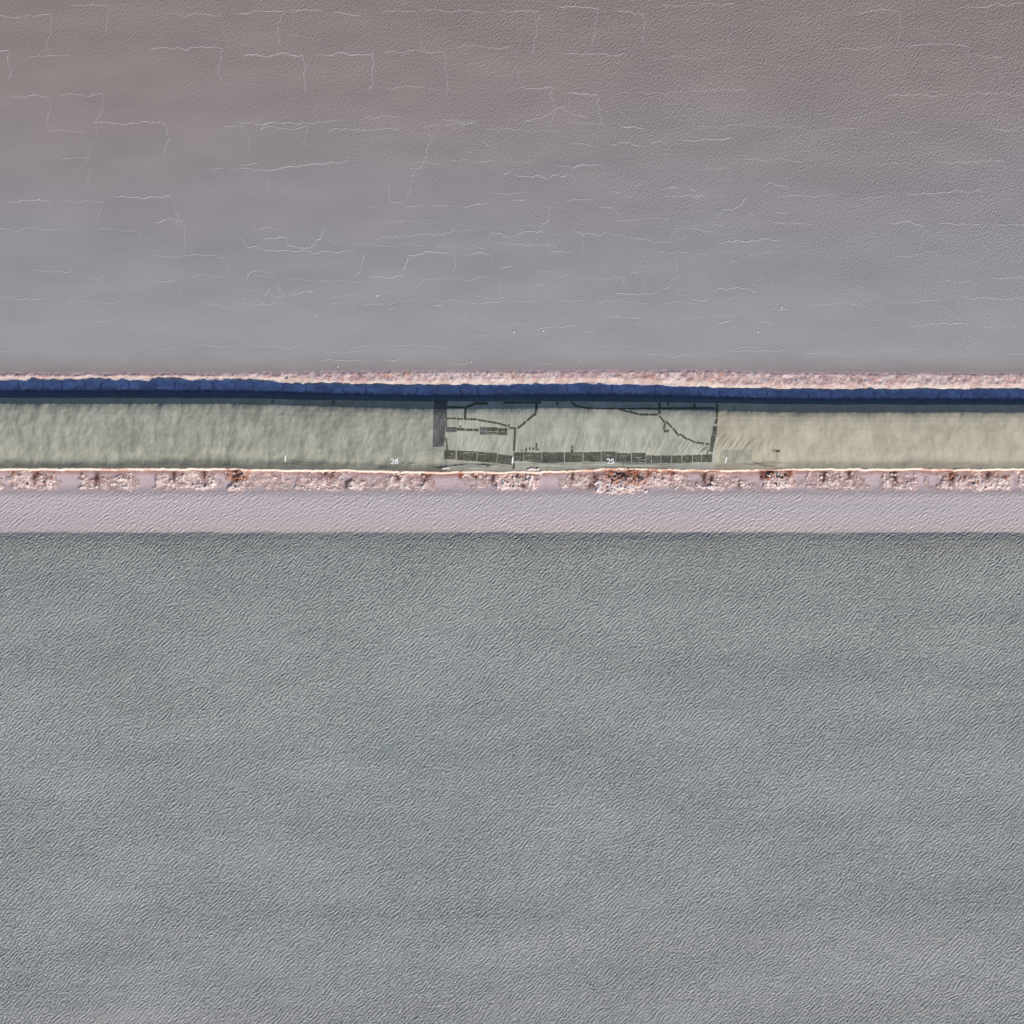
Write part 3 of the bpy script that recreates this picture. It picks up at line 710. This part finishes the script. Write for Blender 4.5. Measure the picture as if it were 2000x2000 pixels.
R2 = [[(80,250),(210,200),(270,165),(345,145),(430,180),(510,208)], [(345,145),(390,120),(375,60)], [(710,140),(750,190),(790,235)], [(390,385),(480,380),(560,400)],
 [(640,385),(720,378),(800,372),(810,390),(880,395)], [(920,370),(980,365),(1060,395)], [(1140,370),(1250,360),(1380,355),(1500,350)], [(715,260),(900,280)], [(400,555),(480,515),(530,540)],
 [(0,580),(60,600),(120,605),(160,590),(185,595),(235,635),(290,590),(330,605),(380,585),(430,605)], [(235,635),(225,690)], [(345,810),(350,775),(430,755),(490,760),(575,745)], [(265,790),(340,775)],
 [(0,765),(90,755)], [(560,795),(620,810),(700,830),(720,860),(730,915)], [(660,705),(730,715),(750,708)], [(745,745),(800,740),(825,680),(870,655),(900,645)], [(1000,690),(1050,675),(1130,665)],
 [(1180,675),(1220,690),(1260,750),(1300,780)], [(1370,872),(1410,850),(1425,825),(1480,825),(1540,800),(1560,760),(1590,745)], [(1770,838),(1870,845)], [(1590,858),(1640,858)], [(1680,660),(1870,660)],
 [(0,1010),(50,985),(130,970),(200,970),(205,920),(245,895),(245,850),(265,790)], [(200,970),(235,1010),(240,1050),(255,1085),(245,1105),(320,1105),(430,1102)],
 [(455,1138),(475,1110),(475,1000),(490,985),(540,990),(580,1000),(620,978),(670,985),(750,1005),(850,1018),(930,1035),(990,1045),(1060,1040),(1075,1000),(1100,965),(1160,955),(1220,955),(1270,965),(1380,958)],
 [(400,960),(440,975),(490,985)], [(660,985),(675,960)], [(1060,1040),(1095,1045),(1100,1085)], [(1105,1010),(1190,1005)], [(1105,1120),(1110,1200),(1100,1240),(1105,1280),(1065,1300),(1060,1345),(1000,1350)],
 [(1060,1345),(1085,1370),(1105,1400),(1190,1402)], [(690,1410),(700,1390),(810,1390),(900,1392),(990,1385)], [(165,1275),(175,1240),(210,1242),(290,1250),(310,1290),(330,1280),(400,1268)],
 [(245,1105),(225,1150),(235,1165),(215,1200),(210,1240)], [(150,1335),(200,1330),(215,1315)], [(205,1345),(240,1390),(220,1430),(215,1440)], [(0,1442),(100,1442),(215,1438)],
 [(310,1440),(490,1438),(495,1410),(530,1402)], [(550,1445),(660,1445)], [(740,1360),(735,1330),(755,1285),(740,1260)], [(790,1252),(860,1262)], [(870,1300),(880,1360)],
 [(1195,1438),(1240,1432),(1300,1435),(1345,1425)], [(1330,1370),(1370,1370),(1400,1355),(1490,1355),(1540,1355),(1600,1368),(1660,1368)], [(1490,1355),(1490,1310)],
 [(1380,1048),(1450,1040),(1600,1038),(1750,1030),(1820,1025)], [(1830,1010),(1876,1005)], [(1630,1330),(1660,1300),(1690,1285)], [(1755,1265),(1750,1340),(1745,1370),(1760,1420),(1760,1480),(1720,1500),(1640,1492)],
 [(1760,1490),(1800,1498),(1876,1502)], [(1435,1205),(1465,1185),(1505,1178),(1540,1200)], [(1620,1220),(1630,1190)], [(590,1552),(690,1550),(800,1550),(880,1550),(890,1600)],
 [(160,1645),(200,1625),(250,1620),(300,1610),(370,1608),(420,1610),(460,1635),(520,1655),(545,1640),(555,1600)], [(820,1680),(840,1640),(840,1600),(880,1592)], [(1120,1600),(1135,1550)], [(1440,1565),(1450,1530)],
 [(1360,1620),(1380,1590),(1440,1580),(1490,1590)], [(1420,1405),(1450,1410),(1455,1425),(1500,1422)], [(1410,1475),(1430,1450)], [(120,1852),(320,1850)], [(430,1852),(490,1850)], [(1480,1757),(1680,1760)]]
def ridge(pts, seed, fine=1.0):
    """a low crooked ridge of salt, pts in metres"""
    r = random.Random(seed)
    P = [Vector(p) for p in pts]
    for it in range(3):                                   # crooked midpoints
        Q = [P[0]]
        for a, b in zip(P, P[1:]):
            d = b - a
            if d.length > .9:
                nrm = Vector((-d.y, d.x)) / d.length
                Q.append((a + b) / 2 + nrm * r.uniform(-.17, .17) * min(d.length, 1.9))
            Q.append(b)
        P = Q
    n = len(P); verts, faces = [], []
    amp = r.uniform(.6, 1.15) * fine
    for k, p in enumerate(P):
        t = (P[min(k + 1, n - 1)] - P[max(k - 1, 0)]); t.normalize()
        nr = Vector((-t.y, t.x))
        e = min(1, .25 + min(k, n - 1 - k) / 2.5) * r.uniform(.65, 1.25) * amp
        w = .10 * e; h = .055 * e
        verts += [(p.x + nr.x * w, p.y + nr.y * w, -.02), (p.x + nr.x * .02, p.y + nr.y * .02, h), (p.x - nr.x * w, p.y - nr.y * w, -.02)]
    for k in range(n - 1):
        a = 3 * k
        faces += [(a, a + 1, a + 4, a + 3), (a + 1, a + 2, a + 5, a + 4)]
    faces += [(0, 2, 1), (3 * n - 3, 3 * n - 2, 3 * n - 1)]
    me = bpy.data.meshes.new('salt_ridge'); me.from_pydata(verts, [], faces); me.update()
    return link('salt_ridge', me, upper, M['ridge'])
sd = 0
for base, R in ((440, R1), (1000, R2)):
    for pl in R:
        sd += 1
        ridge([(X(base + a / 3.45), Y(170 + b / 3.45)) for a, b in pl], sd)
# a fainter net joins them and carries on over the rest of the pond
net = random.Random(3)
courses = [31.5, 37, 41.5, 46, 51, 56, 61.5, 68, 75, 82, 90, 98]
made_in = made_out = 0
for ci, yc in enumerate(courses):
    x0 = -104 + net.uniform(0, 6)
    while x0 < 103:
        ln = net.uniform(5, 15)
        inside = abs(x0 + ln / 2) < 55 and yc < 82
        if net.random() < (.58 if inside else .62):
            n_ = max(2, int(ln / 3)); yb = yc + net.uniform(-1.2, 1.2)
            pts = [(x0 + ln * i / n_, yb + net.uniform(-.4, .4)) for i in range(n_ + 1)]
            if net.random() < .85 and ci:                            # a branch drops to the next course
                xb, yb2 = pts[-1]; dy = yc - courses[ci - 1]
                for q in range(net.randint(3, 5)):
                    xb += net.uniform(-.9, .9); yb2 -= dy * net.uniform(.18, .28); pts.append((xb, yb2))
            f = net.uniform(.6, .8) if inside else net.uniform(.6, 1.0)
            if inside: made_in += 1
            else: made_out += 1
            sd += 1; ridge([p for p in pts if p[1] > 28.8], sd, f)
        x0 += ln + net.uniform(.5, 4)
print('net', made_in, made_out, 'ridges', sd)

# ------------------------------------------------------------------ stones and salt lumps
def rock_mesh(name, seed, mat, flat=.75, rough=.35):
    import bmesh
    bm = bmesh.new(); bmesh.ops.create_icosphere(bm, subdivisions=2, radius=1)
    r = random.Random(seed); off = r.uniform(0, 100)
    for v in bm.verts:
        n = v.co.normalized()
        a = float(vnoise(n.x * 1.7 + off, n.y * 1.7 + n.z * 1.9, seed)); b = float(vnoise(n.x * 4 + off, n.y * 4 - n.z * 3.7, seed + 9))
        k = 1 - rough + rough * 1.5 * a + rough * .6 * b
        v.co = Vector((n.x * k, n.y * k, n.z * k * flat))
    me = bpy.data.meshes.new(name); bm.to_mesh(me); bm.free()
    me.materials.append(mat)
    return me
ROCKS = {m: [rock_mesh('stone', 10 * i + j, M[m], .62 + .1 * j, .4) for j in range(5)] for i, m in enumerate(('salt', 'rust', 'dark', 'pale_salt'))}
def base_z(x, y):
    xa, ya = np.array([[x]]), np.array([[y]]); py = 1000 - y * 10; px = x * 10 + 1000
    if py < L_EDGE(px): return max(0.0, float(north_ground(xa, ya)[0][0, 0])) if py < L_TOP(px) else float(north_ground(xa, ya)[0][0, 0])
    if py < L_BOT(px): return float(liner_z(xa, ya)[0, 0])
    if py > 1040: return -1.2
    return float(south_ground(xa, ya)[0][0, 0])
def stone(name, px, py, r, mat, label, cat, group, r2=None, rng_=random, sink=.25, rot=None, tall=1.0, zmin=None):
    x, y = X(px), Y(py)
    o = bpy.data.objects.new(name, rng_.choice(ROCKS[mat])); col.objects.link(o)
    z = base_z(x, y)
    if zmin is not None: z = max(z, zmin)
    rx = r / 10; ry = (r2 or r * rng_.uniform(.65, 1.0)) / 10
    rz = min(rx, ry) * tall * .72
    o.scale = (rx, ry, rz)
    o.rotation_euler = (0, 0, rng_.uniform(0, 6.28) if rot is None else rot)
    o.location = (x, y, z + rz * .62 * (1 - 2 * sink))
    tag(o, label, cat, group)
    return o
ORD = 'first second third fourth fifth sixth seventh eighth ninth tenth eleventh twelfth thirteenth fourteenth fifteenth sixteenth seventeenth eighteenth nineteenth'.split()
def ordinal(k):
    if k < 19: return ORD[k]
    t = ['twent', 'thirt', 'fort', 'fift', 'sixt', 'sevent'][(k + 1) // 10 - 2]
    return t + 'ieth' if (k + 1) % 10 == 0 else t + 'y-' + ORD[(k + 1) % 10 - 1]
def clump(x0, x1, y0, y1, n, rmin, rmax, mats, where, seed):
    r = random.Random(seed); n = max(3, int(n * .62))
    mts = [r.choices([m for m, w in mats], [w for m, w in mats])[0] for k in range(n)]
    xs_ = sorted(r.uniform(x0, x1) for k in range(n)); count = {}
    for k in range(n):
        mt = mts[k]
        kind = {'salt': 'pinkish salt stone', 'pale_salt': 'white salt lump', 'rust': 'orange stone', 'dark': 'black stone'}[mt]
        q = count.get(mt, 0); count[mt] = q + 1
        label = f'{ordinal(q)} {kind} from left {where}'
        if len(label.split()) > 16: print('LONG', label)
        stone({'salt': 'salt_stone', 'pale_salt': 'salt_lump', 'rust': 'rusty_stone', 'dark': 'dark_stone'}[mt],
              xs_[k], r.uniform(y0, y1), r.uniform(rmin, rmax), mt, label, 'salt lump' if mt == 'pale_salt' else 'stone', kind + 's ' + where, rng_=r, zmin=-.12)
W = [('salt', 3), ('pale_salt', 1.5)]
O = [('salt', 2), ('rust', 2), ('dark', .8), ('pale_salt', .8)]
CL = [(457, 478, 922, 934, 16, 1.6, 3.6, O, 'in the rusty heap at the shore\'s left end'), (457, 484, 936, 957, 14, 1.4, 3.2, W, 'low in the heap at the left end'),
      (508, 515, 916.5, 920, 4, 1, 2, W, 'in the small cluster left of the first tick'), (604, 611, 923, 930, 5, 1.2, 2.6, W, 'in the pair right of the first tick'),
      (627, 656, 921, 929, 14, 1.4, 2.8, O, 'in the rusty cluster left of the number 26'), (663, 688, 919.5, 926, 8, 1.1, 2.2, W, 'in the loose row left of the number 26'),
      (731, 737, 921.5, 924, 3, 1.2, 2, W, 'under the bank just left of number 26'), (766, 783, 922, 931, 12, 1.3, 2.8, W, 'in the cluster right below the number 26'),
      (686, 700, 940, 953, 7, 2.2, 4.2, [('pale_salt', 3), ('salt', 1)], 'of the pale mound left of number 26'), (748, 762, 948, 956, 7, 1.3, 2.6, W, 'at the water edge under the number 26'),
      (818, 842, 925, 932, 9, 1.4, 2.8, O, 'under the bank left of the rusty overhang'), (822, 840, 940, 955, 9, 1.4, 3.0, W, 'of the pale patch below the wide grey patch'),
      (901, 957, 924.5, 933.5, 34, 1.4, 3.0, [('salt', 3), ('rust', 1.5), ('pale_salt', 2), ('dark', .5)], 'in the orange-white row below the mended sheet'),
      (978, 994, 930, 950, 10, 2.0, 4.2, W, 'of the rounded mound below the middle white tick'), (1000, 1040, 928, 954, 20, 1.8, 4.0, W, 'of the split mound below the middle sheet'),
      (1044, 1062, 922, 932, 9, 1.3, 2.6, O, 'in the rusty cluster beside the cream heap'), (1093, 1112, 938, 949, 10, 1.3, 2.8, [('pale_salt', 2), ('salt', 2)], 'in the scattered group left of the rusty heap'),
      (1162, 1180, 940, 956, 12, 2.2, 4.2, [('pale_salt', 2), ('salt', 2)], 'of the whitish mound left of the rusty heap'),
      (1190, 1256, 922, 940, 40, 1.4, 3.2, [('rust', 3), ('dark', 3), ('salt', 1.5)], 'in the big rusty heap below the number 25'), (1180, 1268, 946, 962, 34, 1.5, 3.2, W, 'along the water below the number 25 heap'),
      (1266, 1330, 930, 950, 20, 1.5, 3.2, W, 'on the crust right of the big rusty heap'), (1298, 1312, 917.5, 923, 6, 1.3, 2.6, O, 'on the bank edge right of number 25'),
      (1352, 1376, 944, 956, 14, 1.6, 3.2, W, 'in the group below the last black panel'), (1384, 1412, 934, 954, 16, 1.6, 3.4, W, 'beside the brown gully below the black seam'),
      (1446, 1468, 944, 954, 10, 1.6, 3.0, W, 'on the low island below the right sheet'), (1494, 1546, 922, 948, 30, 1.5, 3.4, [('salt', 3), ('dark', 1), ('rust', 1)], 'in the heap at the shore\'s right end'),
      (575, 604, 950, 957, 12, 1.2, 2.4, W, 'in the waterline row under the left sheet'), (604, 660, 936, 957, 18, 1.2, 2.6, W, 'on the mottled crust left of number 26')]
for k, c in enumerate(CL): clump(*c, 100 + k)
for k, (x0, x1) in enumerate([(20, 110), (160, 260), (300, 420), (1590, 1680), (1720, 1790), (1840, 1970)]):
    clump(x0, x1, 924, 956, 26, 1.4, 3.4, O if k in (0, 5) else W, f'on the {["far left", "second left", "third left", "first right", "second right", "far right"][k]} crust of the shore', 300 + k)

# heaps on the liner's lower edge
r5 = random.Random(5)
for k in range(12):
    lb = f'{ordinal(k)} cream lump from left in the heap on the liner edge'
    stone('salt_lump', 1032 + k * 1.7 + r5.uniform(-.8, .8), 917 + r5.uniform(-1.6, .8), r5.uniform(2.2, 3.4), 'salt', lb, 'salt lump', 'cream heap on the liner edge', rng_=r5, tall=1.6, sink=.15)
for k in range(8):
    lb = f'{ordinal(k)} cream lump from left in the slanting heap at the sheet corner'
    stone('salt_lump', 866 + k * 1.6 + r5.uniform(-.6, .6), 915.5 - k * .35 + r5.uniform(-.8, .8), r5.uniform(1.8, 3), 'salt', lb, 'salt lump', 'cream heap at the sheet corner', rng_=r5, tall=1.5, sink=.15)
for k, (px, py) in enumerate([(1187, 915), (1206, 914.5), (1211, 914), (1215, 915), (1221, 914.5), (1230, 915)]):
    stone('salt_lump', px, py, 2.3, 'salt', f'{ordinal(k)} cream lump from left on the bank edge below the number 25', 'salt lump', 'lumps under the number 25', rng_=r5, tall=1.5, sink=.15)
# single finds
stone('salt_lump', 1109.5, 785.8, 1.8, 'pale_salt', 'small white lump caught at the upper edge of the middle sheet', 'salt lump', None, rng_=r5, tall=1.3)
stone('salt_lump', 1532.4, 797.4, 1.6, 'pale_salt', 'small white lump in the shade near the top of the right sheet', 'salt lump', None, rng_=r5, tall=1.2)
stone('salt_lump', 1030, 791, 1.0, 'pale_salt', 'tiny white lump below the long black strip at the crown', 'salt lump', None, rng_=r5)
stone('salt_lump', 591.5, 748.5, 3.0, 'pale_salt', 'white lump at the edge of the bank shadow, left part', 'salt lump', None, 1.6, rng_=r5)
stone('dark_stone', 560, 739.2, 2.6, 'dark', 'slim black shape standing in for a shadow streak on the cream berm at left', 'stone', None, .9, rng_=r5, rot=.6)  # black lump added in place of a small shadow streak on the berm
stone('salt_lump', 1011, 975, 2.2, 'pale_salt', 'white lump standing alone in the rippled pink shallows', 'salt lump', None, 1.4, rng_=r5, zmin=-.05, tall=1.5)
stone('salt_slab', 1321, 953, 5.6, 'pale_salt', 'long white slab lying aslant in the shallows right of the rusty heap', 'salt slab', None, 1.5, rng_=r5, rot=.6, zmin=0)
for (px, py, w) in [(1003, 648, 'left end of the long crooked ridge'), (1061, 646, 'middle of the long crooked ridge'), (617, 617, 'left part of the upper pond'), (736, 577, 'crack field left of centre'),
                    (1480, 648, 'right part of the upper pond'), (1526, 600, 'right margin of the crack field'), (660, 716, 'upper waterline at left'), (920, 707, 'upper waterline at centre')]:
    stone('salt_lump', px, py, 1.7, 'pale_salt', f'tiny white salt lump in the water, {w}', 'salt lump', None, rng_=r5, zmin=0, tall=1.2)
for (px, py, n, w) in [(975, 764, 4, 'left of the others in the blue shadow'), (1003, 764.5, 7, 'in the middle of the blue shadow'), (1238, 767, 7, 'in the blue shadow above the number 25'), (1475, 775, 6, 'in the blue shadow near the right end')]:
    for k, dx in enumerate(sorted(r5.uniform(-4, 4) for _ in range(n))):
        lb = f'{ordinal(k)} pale salt lump from left {w}'
        stone('salt_lump', px + dx, py + r5.uniform(-3, 3), r5.uniform(1, 1.9), 'pale_salt', lb, 'salt lump', 'pale salt lumps ' + w, rng_=r5)
# clods along the upper berm
for k, px in enumerate(sorted(r5.uniform(20, 1980) for _ in range(26))):
    lb = f'{ordinal(k)} small salt clod from left on the crusty rim of the upper pond'
    stone('salt_stone', px, L_TOP(px) + r5.uniform(3, 10), r5.uniform(1.0, 1.9), 'salt', lb, 'stone', 'salt clods along the upper rim', rng_=r5)
